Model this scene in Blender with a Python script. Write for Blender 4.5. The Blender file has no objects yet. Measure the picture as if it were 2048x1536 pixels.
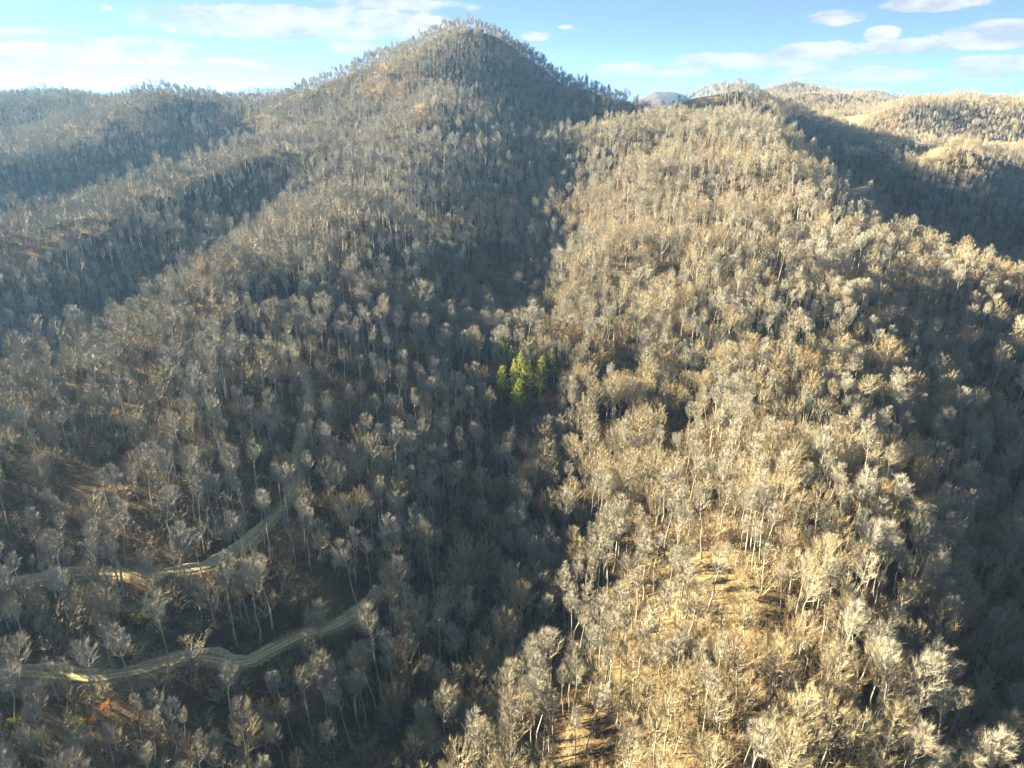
import bpy, math, random
import numpy as np
from mathutils import Vector

# ------------------------------------------------------------------ camera, sky, sun, exposure
SC = bpy.context.scene
COL = SC.collection
R = math.radians
F = 1420.0                       # focal length in photo pixels (2048 x 1536)
PITCH = R(21.8)
CP, SP = math.cos(PITCH), math.sin(PITCH)

cam = bpy.data.cameras.new('camera')
cam.sensor_width = 36.0
cam.lens = F / 2048 * 36
cam.clip_start = 1.0
cam.clip_end = 60000
camo = bpy.data.objects.new('camera', cam)
camo.location = (0, 0, 0)
camo.rotation_euler = (R(90) - PITCH, 0, 0)
COL.objects.link(camo)
SC.camera = camo

SUN_AZ = R(68)                   # left of straight ahead
SUN_EL = R(16.8)
SUN_TO = Vector((-math.sin(SUN_AZ) * math.cos(SUN_EL), math.cos(SUN_AZ) * math.cos(SUN_EL), math.sin(SUN_EL)))
sun = bpy.data.lights.new('sun', 'SUN')
sun.energy = 5.0
sun.angle = R(0.53)
sun.color = (1.0, 0.83, 0.50)
suno = bpy.data.objects.new('sun', sun)
suno.rotation_euler = SUN_TO.to_track_quat('Z', 'Y').to_euler()
suno.location = (-300, 300, 400)
COL.objects.link(suno)

SC.view_settings.view_transform = 'Standard'
SC.view_settings.look = 'None'
SC.view_settings.gamma = 1.0
SC.view_settings.use_curve_mapping = False
SC.view_settings.exposure = 3.12

SKY_STRENGTH = 0.05
HAZE_DENSITY = 0.000066

cy = SC.cycles
cy.max_bounces = 4
cy.diffuse_bounces = 0
cy.glossy_bounces = 1
cy.transmission_bounces = 2
cy.volume_bounces = 0
cy.transparent_max_bounces = 4
cy.use_denoising = True
cy.denoiser = 'OPENIMAGEDENOISE'
cy.denoising_input_passes = 'RGB_ALBEDO_NORMAL'
cy.denoising_prefilter = 'NONE'
cy.use_adaptive_sampling = True
cy.adaptive_threshold = 0.01
cy.caustics_reflective = False
cy.caustics_refractive = False
SC.render.use_persistent_data = False


class NT:
    """small helper for writing node trees"""
    def __init__(self, tree):
        self.t = tree
        self.n = tree.nodes
        self.l = tree.links

    def node(self, kind, **kw):
        n = self.n.new(kind)
        for k, v in kw.items():
            setattr(n, k, v)
        return n

    def put(self, sock, v):
        if isinstance(v, bpy.types.NodeSocket):
            self.l.new(v, sock)
        else:
            sock.default_value = v

    def math(self, op, a, b=0.0, c=None, clamp=False):
        n = self.node('ShaderNodeMath', operation=op, use_clamp=clamp)
        self.put(n.inputs[0], a)
        self.put(n.inputs[1], b)
        if c is not None:
            self.put(n.inputs[2], c)
        return n.outputs[0]

    def mix(self, f, a, b):
        n = self.node('ShaderNodeMix', data_type='RGBA')
        self.put(n.inputs[0], f)
        self.put(n.inputs[6], a if not isinstance(a, tuple) else (*a, 1) if len(a) == 3 else a)
        self.put(n.inputs[7], b if not isinstance(b, tuple) else (*b, 1) if len(b) == 3 else b)
        return n.outputs[2]

    def smooth(self, x, lo, hi):
        n = self.node('ShaderNodeMapRange', interpolation_type='SMOOTHSTEP')
        self.put(n.inputs[0], x)
        self.put(n.inputs[1], lo)
        self.put(n.inputs[2], hi)
        n.inputs[3].default_value = 0
        n.inputs[4].default_value = 1
        return n.outputs[0]

    def noise(self, vec, scale, detail=4, rough=0.55, dist=0.0, dim='3D'):
        n = self.node('ShaderNodeTexNoise', noise_dimensions=dim)
        self.put(n.inputs['Vector'], vec)
        n.inputs['Scale'].default_value = scale
        n.inputs['Detail'].default_value = detail
        n.inputs['Roughness'].default_value = rough
        n.inputs['Distortion'].default_value = dist
        return n.outputs[0]

    def ramp(self, f, stops):
        n = self.node('ShaderNodeValToRGB')
        self.put(n.inputs[0], f)
        e = n.color_ramp.elements
        while len(e) < len(stops):
            e.new(0.5)
        for i, (p, c) in enumerate(stops):
            e[i].position = p
            e[i].color = (*c, 1)
        return n.outputs[0]


def px_azel(px, py):
    u, v = (px - 1024) / F, (768 - py) / F
    d = Vector((u, CP + SP * v, -SP + CP * v)).normalized()
    return math.atan2(d.x, d.y), math.asin(d.z)


# clouds of the photograph: centre x, centre y, half width, half height (photo pixels), weight
CLOUDS = [
    (600, 45, 290, 36, 1.0), (520, 55, 180, 24, .8), (790, 8, 170, 14, .6), (400, 28, 70, 20, .5),
    (270, 95, 120, 22, .9), (120, 108, 170, 24, .9), (40, 62, 95, 10, .6), (360, 122, 140, 10, .4),
    (120, 148, 220, 10, .3), (710, 95, 55, 13, .75), (815, 72, 36, 9, .55), (215, 17, 20, 6, .4),
    (1665, 33, 66, 18, .7), (1860, 8, 110, 18, .8), (1764, 68, 36, 17, .85), (1985, 72, 120, 28, 1.0),
    (1640, 104, 110, 20, .9), (1480, 122, 150, 18, .95), (1810, 94, 90, 16, .7), (1300, 140, 140, 14, .7),
    (1990, 128, 120, 18, .8), (1720, 146, 200, 18, .75), (1075, 72, 34, 10, .55), (1130, 54, 14, 5, .4),
    (480, 130, 160, 8, .25), (1940, 150, 150, 12, .5),
]


def build_world():
    w = bpy.data.worlds.new('World')
    SC.world = w
    w.use_nodes = True
    t = NT(w.node_tree)
    t.n.clear()
    out = t.node('ShaderNodeOutputWorld')
    bg = t.node('ShaderNodeBackground')
    bg.inputs[1].default_value = SKY_STRENGTH
    t.l.new(bg.outputs[0], out.inputs[0])
    sky = t.node('ShaderNodeTexSky')
    sky.sky_type = 'NISHITA'
    sky.sun_disc = False
    sky.sun_elevation = SUN_EL
    sky.sun_rotation = -SUN_AZ
    sky.altitude = 2500
    sky.air_density = 0.17
    sky.dust_density = 0.0
    sky.ozone_density = 0.4
    # cloud density as a function of direction (bearing, elevation)
    w.cycles.sampling_method = 'MANUAL'
    w.cycles.sample_map_resolution = 256
    tc = t.node('ShaderNodeTexCoord')
    sep = t.node('ShaderNodeSeparateXYZ')
    t.l.new(tc.outputs['Generated'], sep.inputs[0])
    az = t.math('ARCTAN2', sep.outputs[0], sep.outputs[1])
    el = t.math('ARCSINE', sep.outputs[2])
    cmb = t.node('ShaderNodeCombineXYZ')
    t.put(cmb.inputs[0], az)
    t.put(cmb.inputs[1], el)
    acc = None
    for (px, py, hw, hh, wt) in CLOUDS:
        a0, e0 = px_azel(px, py)
        a1, _ = px_azel(px + hw, py)
        _, e1 = px_azel(px, py - hh)
        ka, ke = 1 / abs(a1 - a0), 1 / abs(e1 - e0)
        v = t.node('ShaderNodeVectorMath', operation='MULTIPLY_ADD')
        t.l.new(cmb.outputs[0], v.inputs[0])
        v.inputs[1].default_value = (ka, ke, 0)
        v.inputs[2].default_value = (-a0 * ka, -e0 * ke, 0)
        d = t.node('ShaderNodeVectorMath', operation='DOT_PRODUCT')
        t.l.new(v.outputs[0], d.inputs[0])
        t.l.new(v.outputs[0], d.inputs[1])
        r = t.math('MULTIPLY_ADD', d.outputs['Value'], -0.75 * wt, wt)
        acc = r if acc is None else t.math('MAXIMUM', acc, r)
    acc = t.math('MAXIMUM', acc, -0.6)

    def warp(da, de):
        n = t.node('ShaderNodeVectorMath', operation='MULTIPLY_ADD')
        t.l.new(cmb.outputs[0], n.inputs[0])
        n.inputs[1].default_value = (1, 2.6, 0)
        n.inputs[2].default_value = (da, de, 0)
        return n.outputs[0]
    nz = t.noise(warp(0, 0), 15.0, 7, 0.64, 0.15)
    nzl = t.noise(warp(-0.010, 0.045), 15.0, 3, 0.55, 0.15)
    nz2 = t.noise(warp(0, 0), 3.2, 2, 0.5, 0.0)
    # the same kind of scattered cloud all round the sky
    inframe = t.math('MULTIPLY', t.math('SUBTRACT', 1.0, t.smooth(t.math('ABSOLUTE', az), 0.62, 0.8)), t.math('SUBTRACT', 1.0, t.smooth(el, 0.16, 0.22)))
    wild = t.math('MULTIPLY', t.math('SUBTRACT', nz2, 0.52), 4.0)
    wild = t.math('SUBTRACT', wild, t.math('MULTIPLY', inframe, 3.0))
    acc = t.math('MAXIMUM', acc, wild)
    d0 = t.math('ADD', acc, t.math('MULTIPLY', t.math('SUBTRACT', nz, 0.5), 2.1))
    mask = t.math('MULTIPLY', t.smooth(d0, 0.02, 0.45), 0.93)
    lit = t.math('ADD', 0.5, t.math('MULTIPLY', t.math('SUBTRACT', nz, nzl), 3.2), clamp=True)
    ccol = t.mix(lit, CLOUD_DARK, CLOUD_LIT)
    base = t.mix(t.math('MULTIPLY_ADD', nz2, 0.22, 0.18), sky.outputs[0], (1.35, 2.15, 2.3))      # a thin high veil
    col = t.mix(mask, base, ccol)
    t.l.new(col, bg.inputs[0])


CLOUD_DARK = (1.45, 1.65, 1.85)
CLOUD_LIT = (2.35, 2.3, 2.2)
build_world()


# ------------------------------------------------------------------ helpers
def mesh_obj(name, verts, faces, mats, parent=None, smooth=False, matidx=None):
    me = bpy.data.meshes.new(name)
    fill_mesh(me, verts, faces)
    for m in (mats if isinstance(mats, (list, tuple)) else [mats]):
        me.materials.append(m)
    if matidx is not None:
        me.polygons.foreach_set('material_index', np.asarray(matidx, dtype=np.int32))
    if smooth:
        me.polygons.foreach_set('use_smooth', np.ones(len(me.polygons), dtype=bool))
    o = bpy.data.objects.new(name, me)
    COL.objects.link(o)
    if parent:
        o.parent = parent
    return o


def fill_mesh(me, verts, faces):
    """faces: (n,3) or (n,4) int array"""
    v = np.asarray(verts, dtype=np.float32)
    f = np.asarray(faces, dtype=np.int32)
    me.vertices.add(len(v))
    me.vertices.foreach_set('co', v.ravel())
    k = f.shape[1]
    me.loops.add(f.size)
    me.loops.foreach_set('vertex_index', f.ravel())
    me.polygons.add(len(f))
    me.polygons.foreach_set('loop_start', np.arange(0, f.size, k, dtype=np.int32))
    me.update(calc_edges=True)


def tag(o, label=None, cat=None, group=None, kind=None):
    if label: o['label'] = label
    if cat: o['category'] = cat
    if group: o['group'] = group
    if kind: o['kind'] = kind
    return o


def principled(name, rough=0.9, spec=0.1):
    m = bpy.data.materials.new(name)
    m.use_nodes = True
    t = NT(m.node_tree)
    b = t.n['Principled BSDF']
    b.inputs['Roughness'].default_value = rough
    b.inputs['Specular IOR Level'].default_value = spec
    return m, t, b


_rng = np.random.default_rng(7)
_perm = _rng.permutation(4096)
_grad = _rng.uniform(-1, 1, (4096, 2))
_grad /= np.linalg.norm(_grad, axis=1)[:, None]


def gnoise(x, y, seed=0):
    xi, yi = np.floor(x).astype(int), np.floor(y).astype(int)
    fx, fy = x - xi, y - yi
    u, v = fx * fx * fx * (fx * (fx * 6 - 15) + 10), fy * fy * fy * (fy * (fy * 6 - 15) + 10)

    def g(i, j, dx, dy):
        k = _perm[(_perm[(i + seed * 131) & 4095] + j) & 4095]
        gr = _grad[k]
        return gr[..., 0] * dx + gr[..., 1] * dy
    a = g(xi, yi, fx, fy)
    b = g(xi + 1, yi, fx - 1, fy)
    c = g(xi, yi + 1, fx, fy - 1)
    d = g(xi + 1, yi + 1, fx - 1, fy - 1)
    return (a + (b - a) * u) * (1 - v) + (c + (d - c) * u) * v


def fbm(x, y, wl, octv=4, seed=0, gain=0.5):
    s, amp = 0, 1.0
    for o in range(octv):
        s = s + amp * gnoise(x / wl + 17.3 * o, y / wl - 9.1 * o, seed + o)
        wl *= 0.5
        amp *= gain
    return s


def G(px, py, Y):
    u, v = (px - 1024) / F, (768 - py) / F
    dy, dz = CP + SP * v, -SP + CP * v
    return (u * Y / dy, Y, dz * Y / dy)


def GT(px, py, Y, h=19.0):
    # the ground under a tree top seen at a photo pixel
    a = G(px, py, Y)
    return (a[0], a[1], a[2] - h)


def K(px, Y, z):
    # a point at height z on the bearing of photo column px (read at the middle row)
    v = (768 - 500) / F
    return ((px - 1024) / F * Y / (CP + SP * v), Y, z)


def project(P):
    P = np.asarray(P, dtype=float)
    x, y, z = P[..., 0], P[..., 1], P[..., 2]
    f = y * CP - z * SP
    up = y * SP + z * CP
    f = np.where(f > 1, f, 1)
    return 1024 + F * x / f, 768 - F * up / f, f


# ------------------------------------------------------------------ terrain
CTRL = [
    # creek from the bottom of the picture up the hollow to the saddle
    G(955, 1536, 135), G(965, 1350, 168), G(985, 1150, 213), G(1000, 950, 268), G(1000, 800, 328),
    G(1010, 700, 378), G(1005, 620, 430), G(1010, 540, 505), G(1040, 450, 605), G(1110, 350, 745),
    G(1190, 270, 885), GT(1245, 205, 1000),
    # the mountain: peak, right flank, left flank, face
    G(930, 66, 1200), G(985, 74, 1205), G(1050, 112, 1190), G(1120, 152, 1150), G(1190, 188, 1080), GT(1262, 180, 1020), GT(1335, 205, 960), K(1330, 1080, -62), K(1280, 1200, -60),
    G(860, 84, 1190), G(790, 118, 1170), G(720, 160, 1130), G(660, 190, 1110), G(600, 198, 1120),
    G(940, 110, 1120), G(945, 200, 1000), G(950, 290, 860), G(900, 350, 760), G(830, 420, 640), G(860, 520, 510), G(1080, 220, 1050), G(1080, 290, 925), G(1010, 370, 785), G(860, 215, 915), G(890, 150, 1040), G(780, 250, 960),
    K(930, 1420, 30), K(1150, 1350, -30), K(700, 1400, -40), K(900, 1800, -80), K(1300, 1400, -60),
    # first left spur
    G(690, 228, 990), G(668, 305, 835), G(642, 385, 685), G(600, 470, 535), G(480, 545, 445), G(400, 590, 402),
    G(250, 700, 340), G(130, 790, 295), G(20, 880, 262), (-330, 235, -138), (-480, 220, -150),
    K(200, 440, -158), K(60, 400, -168), K(330, 500, -144), K(430, 590, -129), K(500, 690, -115), (-420, 380, -175),
    # second left spur
    G(0, 478, 560), G(130, 440, 610), G(290, 400, 670), G(450, 345, 750), G(575, 300, 830), G(670, 245, 970), (-560, 520, -112), (-760, 500, -130),
    G(120, 540, 520), G(300, 500, 560),
    K(150, 750, -155), K(330, 840, -135), K(480, 930, -98), K(0, 690, -168), (-800, 680, -178),
    # third and fourth left ridges
    GT(0, 300, 880), GT(100, 262, 970), GT(200, 220, 1060), GT(280, 184, 1130), GT(345, 168, 1180), GT(400, 174, 1230), GT(470, 192, 1260),
    GT(150, 340, 900), GT(330, 270, 1000), GT(540, 192, 1260), K(430, 1110, -32), K(560, 1120, -20), (-950, 850, -70),
    K(40, 1150, -70), GT(0, 186, 1380), GT(100, 172, 1380), GT(200, 192, 1420), K(-200, 1380, 20), K(250, 1700, -60), K(0, 1800, -60), K(500, 1600, -60),
    # right ridge: summit knoll, crest going right
    GT(1420, 205, 880, 30), GT(1490, 196, 850, 30), GT(1560, 240, 760, 28), GT(1640, 322, 640), GT(1760, 425, 545), GT(1880, 482, 475), GT(2048, 548, 425),
    K(2300, 380, -135), K(2600, 350, -150),
    # near spur of it with the lit left side
    G(1600, 500, 480), G(1620, 620, 400), G(1700, 750, 330), G(1740, 880, 272), G(1740, 1000, 220), G(1700, 1200, 162), G(1620, 1400, 122), G(1560, 1536, 102),
    G(1300, 1250, 165), G(1300, 1000, 236), G(1300, 800, 312), G(1350, 650, 388), G(1300, 500, 492), GT(1400, 300, 740, 12), GT(1250, 400, 625, 8), G(1150, 520, 485),
    G(1110, 728, 348), GT(1450, 420, 590, 10),
    # gully right of the near spur
    G(1850, 660, 400), G(1900, 800, 335), G(1965, 950, 288), G(2048, 1100, 250), G(2000, 1350, 186), (190, 90, -190), (330, 190, -190), (112, 145, -153), (105, 105, -152), (150, 150, -176), (140, 100, -174), (142, 190, -158), (178, 205, -176),
    K(2300, 300, -170), K(2400, 220, -180),
    # near left hillside
    G(0, 1345, 150), G(250, 1355, 150), G(400, 1325, 158), G(560, 1285, 168), G(700, 1240, 182), G(200, 1500, 128), G(500, 1500, 136), G(720, 1460, 152),
    G(70, 1165, 178), G(250, 1150, 182), G(440, 1130, 188), G(540, 1050, 212), G(600, 980, 234), G(590, 930, 250), G(615, 850, 275), G(620, 780, 302), G(600, 715, 336), G(540, 685, 355),
    G(150, 1000, 216), G(200, 850, 270), G(400, 850, 262), G(420, 730, 325), G(750, 1000, 232), G(790, 800, 312), G(820, 660, 398), G(700, 600, 420),
    G(330, 1000, 214),
    # under and behind the camera
    (0, 0, -152), (-180, 40, -152), (180, 20, -140), (0, -300, -140), (-420, 80, -150), (450, 60, -170), (-300, -250, -120), (350, -250, -120),
    # behind the right ridge
    GT(1700, 312, 950, 34), GT(1850, 392, 870, 36), GT(2045, 445, 870, 36), GT(1960, 480, 700, 38), K(1700, 660, -118), K(1850, 580, -132), K(2000, 520, -148), K(1620, 760, -88), G(1950, 302, 1050), G(1950, 328, 930), G(1830, 318, 1000), G(2100, 304, 1050), GT(1810, 345, 930),
    GT(1750, 268, 1250), K(1880, 1270, -88), K(2020, 1260, -85), K(1720, 1370, -70), G(1800, 225, 1420), G(1960, 230, 1400), GT(1850, 184, 1500), GT(1780, 196, 1480), GT(2048, 184, 1500), GT(1700, 226, 1500), G(1690, 226, 1680), G(1690, 250, 1500), G(1760, 232, 1640), GT(2200, 188, 1500),
    GT(1430, 160, 1150), GT(1360, 200, 1100), GT(1540, 200, 1200), GT(1490, 176, 1180), K(1640, 1300, -48), K(1560, 1020, -60), K(1430, 1010, -26),
    GT(1650, 182, 2000), GT(1560, 200, 1900), GT(1760, 208, 1950), K(1400, 1500, -60), K(1900, 1900, -80), K(1500, 1550, -60),
    K(2400, 700, -140), K(2500, 1100, -60),
]
CTRL = np.array(CTRL)
CTRL[:12, 2] -= [0, 6, 12, 11, 6, 7, 22, 38, 38, 28, 8, 0]          # the creek lies deep between the trees


def tps_fit(P, lam):
    n = len(P)
    X = P[:, :2] / 1000.0
    d2 = ((X[:, None] - X[None]) ** 2).sum(-1)
    A = np.zeros((n + 3, n + 3))
    A[:n, :n] = 0.5 * d2 * np.log(d2 + 1e-12)
    A[:n, :n] += np.eye(n) * lam
    A[:n, n] = 1
    A[:n, n + 1:] = X
    A[n:, :n] = A[:n, n:].T
    b = np.zeros(n + 3)
    b[:n] = P[:, 2]
    return X, np.linalg.solve(A, b)


TX, TW = tps_fit(CTRL, 0.00006)


def tps(x, y):
    x, y = np.asarray(x, float), np.asarray(y, float)
    sh = x.shape
    q = np.stack([x.ravel(), y.ravel()], 1) / 1000.0
    out = np.empty(len(q))
    n = len(TX)
    for i in range(0, len(q), 20000):
        s = q[i:i + 20000]
        d2 = ((s[:, None, :] - TX[None]) ** 2).sum(-1)
        out[i:i + 20000] = (0.5 * d2 * np.log(d2 + 1e-12)) @ TW[:n] + TW[n] + s @ TW[n + 1:]
    return out.reshape(sh)


FARH = [  # distant hills: px, py of the summit, distance, half width
    (1655, 172, 2000, 190), (1590, 186, 1950, 160), (1720, 196, 1900, 160),
    (1590, 166, 3600, 260), (1680, 186, 3300, 330), (1745, 180, 3700, 200), (1330, 184, 5200, 260), (1480, 192, 4600, 300), (1890, 196, 3800, 500),
    (560, 184, 3800, 500), (330, 192, 4200, 600), (80, 186, 4000, 700), (-300, 180, 3800, 700), (2300, 190, 3600, 700), (1180, 198, 5600, 600), (900, 192, 5000, 800),
]


def far_h(x, y):
    h = -95 + 46 * fbm(x, y, 1400, 4, 40) + 40 * (.3 - np.abs(fbm(x, y, 620, 3, 44))) + 10 * fbm(x, y, 240, 3, 51)
    for (px, py, Y, hw) in FARH:
        cx, cyy, cz = G(px, py, Y)
        r2 = ((x - cx) / hw) ** 2 + ((y - cyy) / (hw * 0.8)) ** 2
        h = np.maximum(h, -95 + (cz + 95) * np.exp(-r2 * 0.8) + 9 * fbm(x, y, 200, 3, 61))
    return h


def base_h(x, y):
    h = tps(x, y)
    h = np.clip(h, -220, 125)
    r = np.hypot(x / 1.0, (y - 650))
    w = np.clip((r - 1250) / 700, 0, 1)
    w = w * w * (3 - 2 * w)
    far = far_h(x, y)
    h = h * (1 - w) + far * w
    d = np.hypot(x, y)
    k = np.clip((d - 60) / 500, 0.15, 1)
    h = h + k * (12 * fbm(x, y, 150, 3, 3) + 12 * (0.25 - np.abs(fbm(x, y, 110, 2, 15))) + 2.2 * fbm(x, y, 38, 3, 9))
    return h


# grid, fine near the camera and coarse towards the horizon
def axis(breaks):
    out = [breaks[0][0]]
    for (a, s0), (b, s1) in zip(breaks[:-1], breaks[1:]):
        p = a
        while p < b - 1e-6:
            t = (p - a) / (b - a)
            p += s0 + (s1 - s0) * t
            out.append(min(p, b))
    return np.array(sorted(set(np.round(out, 3))))


GX = axis([(-14000, 700), (-3000, 70), (-1200, 14), (-420, 3.2), (-220, 2.2), (220, 2.2), (420, 3.2), (1200, 14), (3000, 60), (14000, 700)])
GY = axis([(-900, 60), (0, 14), (80, 2.2), (380, 2.6), (700, 6), (1500, 12), (3000, 40), (16000, 700)])
MX, MY = np.meshgrid(GX, GY)
HZ = base_h(MX, MY)


def sample(x, y, A=None):
    A = HZ if A is None else A
    fx = np.interp(x, GX, np.arange(len(GX)))
    fy = np.interp(y, GY, np.arange(len(GY)))
    i = np.clip(fx.astype(int), 0, len(GX) - 2)
    j = np.clip(fy.astype(int), 0, len(GY) - 2)
    a, b = fx - i, fy - j
    return (A[j, i] * (1 - a) + A[j, i + 1] * a) * (1 - b) + (A[j + 1, i] * (1 - a) + A[j + 1, i + 1] * a) * b


def hit(px, py, ymin=70, ymax=1800):
    """where the sight line of a photo pixel first meets the ground"""
    u, v = (px - 1024) / F, (768 - py) / F
    dy, dz = CP + SP * v, -SP + CP * v
    Y = np.arange(ymin, ymax, 1.0)
    z = dz * Y / dy
    x = u * Y / dy
    below = z <= sample(x, Y)
    k = int(np.argmax(below)) if below.any() else len(Y) - 1
    return np.array([x[k], Y[k]])


def chaikin(P, n=3):
    P = np.asarray(P, float)
    for _ in range(n):
        Q = np.empty((2 * len(P), P.shape[1]))
        Q[0] = P[0]
        Q[-1] = P[-1]
        Q[1:-1:2] = 0.75 * P[:-1] + 0.25 * P[1:]
        Q[2:-1:2] = 0.25 * P[:-1] + 0.75 * P[1:]
        P = Q
    return P


def resample(P, step):
    s = np.r_[0, np.cumsum(np.hypot(*np.diff(P[:, :2], axis=0).T))]
    t = np.arange(0, s[-1], step)
    return np.stack([np.interp(t, s, P[:, k]) for k in range(P.shape[1])], 1)


TRACKS = {
    'lower': dict(px=[(-120, 1362), (0, 1345), (90, 1352), (180, 1362), (270, 1352), (335, 1324), (385, 1311), (430, 1321), (468, 1339), (505, 1334), (540, 1305), (580, 1276), (625, 1262), (665, 1270), (702, 1248), (738, 1212), (765, 1180)], w=1.45),
    'upper': dict(px=[(-80, 1185), (0, 1175), (70, 1165), (140, 1154), (220, 1148), (300, 1150), (380, 1150), (440, 1132), (490, 1100), (540, 1050), (575, 1005), (600, 975), (603, 950), (588, 928), (592, 905), (612, 860), (622, 810), (615, 760), (600, 720), (580, 700), (550, 688), (510, 682), (450, 680)], w=0.85),
    'hollow': dict(px=[(700, 1500), (690, 1400)], w=1.5),
}
del TRACKS['hollow']
for tr in TRACKS.values():
    P = np.array([hit(*p) for p in tr['px']])
    # keep sight-line jumps from tearing the track
    P[1:-1] = 0.12 * P[:-2] + 0.76 * P[1:-1] + 0.12 * P[2:]
    P = resample(chaikin(P), 1.5)
    P += 1.1 * np.stack([fbm(P[:, 0], P[:, 1], 30, 3, 300), fbm(P[:, 0], P[:, 1], 30, 3, 310)], 1)
    z = sample(P[:, 0], P[:, 1])
    kern = np.ones(31) / 31
    zz = np.convolve(np.r_[np.full(15, z[0]), z, np.full(15, z[-1])], kern, 'valid')
    tr['P'] = P
    tr['z'] = zz

# cut the tracks into the hillside
ROADD = np.full(HZ.shape, 999.0)
near = (MX > -420) & (MX < 420) & (MY > 60) & (MY < 620)
nx, ny = MX[near], MY[near]
for tr in TRACKS.values():
    P, zz = tr['P'], tr['z']
    best = np.full(len(nx), 1e9)
    bz = np.zeros(len(nx))
    for i in range(0, len(P), 400):
        d = np.hypot(nx[:, None] - P[None, i:i + 400, 0], ny[:, None] - P[None, i:i + 400, 1])
        k = d.argmin(1)
        m = d[np.arange(len(nx)), k]
        u = m < best
        best[u] = m[u]
        bz[u] = zz[i + k[u]]
    h = HZ[near]
    w = tr['w']
    up = h > bz
    reach = np.where(up, w + 2.8, w + 4.5)
    t = np.clip((best - (w + 0.4)) / (reach - w - 0.4), 0, 1)
    t = t * t * (3 - 2 * t)
    HZ[near] = bz * (1 - t) + h * t - 0.35 * (best < w + 0.7)
    ROADD[near] = np.minimum(ROADD[near], best)

# open ground: centre pixel, radius in metres, (stretch x, y), how open 0..1, kind of ground colour
CLEARINGS = [
    (1290, 1215, 20, 1.6, .9, .62), (1370, 1160, 14, 1.6, .8, .55), (1230, 1290, 12, 1.4, .8, .5), (1180, 1110, 6, .7, 1.6, .9), (1160, 520, 10, .9, 1.5, .85), (1165, 480, 8, .8, 1.5, .8), (1290, 600, 9, .8, 1.6, .8),
    (1420, 690, 12, 2.0, .5, .85), (1490, 685, 10, 1.6, .5, .8), (1130, 1500, 7, 1.3, .8, .5), (1620, 660, 9, 1.6, .6, .6), (1480, 570, 9, 1.6, .6, .6),
    (200, 790, 10, 2.2, .35, .8), (120, 840, 9, 1.5, .45, .8), (470, 680, 8, 1.8, .6, .8), (820, 690, 9, 1.6, .7, .7), (100, 1175, 8, 1.6, .7, .8), (380, 1160, 6, 1.5, .7, .8),
    (150, 1362, 10, 2.4, .5, .9), (1350, 440, 9, 1.5, .8, .5), (1260, 250, 14, 1.5, 1.0, .7), (40, 1500, 5, 1.2, .8, .6), (1500, 800, 8, 1, 1, .4), (1440, 940, 7, 1.2, .8, .4),
    (1380, 1400, 8, 1.4, .7, .4), (290, 1310, 6, .8, 1.4, .6), (560, 620, 9, 1.4, .8, .5), (330, 860, 8, 1.4, .7, .4), (900, 1000, 6, 1, 1, .3), (1055, 615, 9, .6, 1.6, .6),
    (380, 340, 14, 2.6, .6, .7), (120, 445, 14, 2.4, .6, .7), (540, 275, 14, 2.4, .6, .7),
    (1700, 238, 80, 1.3, .7, .85), (1640, 232, 45, 1.5, .7, .8), (1950, 306, 32, 2.6, .26, .85), (2045, 304, 28, 2.0, .26, .85), (1835, 318, 26, 1.6, .5, .9), (1720, 300, 18, 1.5, .7, .9), (1390, 213, 25, 1.6, .6, .9),
    (2040, 192, 90, 1.2, .8, 1.), (1640, 175, 40, 1.5, .6, .8),
]
OPEN = np.zeros(HZ.shape)
CL_XY = []
for (px, py, rad, sx, sy, amt) in CLEARINGS:
    c = hit(px, py, 70, 2600)
    CL_XY.append((c, rad, sx, sy, amt))
    q = ((MX - c[0]) / (rad * sx)) ** 2 + ((MY - c[1]) / (rad * sy * 1.6)) ** 2
    q = q + 1.3 * fbm(MX, MY, max(rad, 9), 3, 77)
    OPEN = np.maximum(OPEN, amt * np.clip(1.35 - q, 0, 1))


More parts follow.
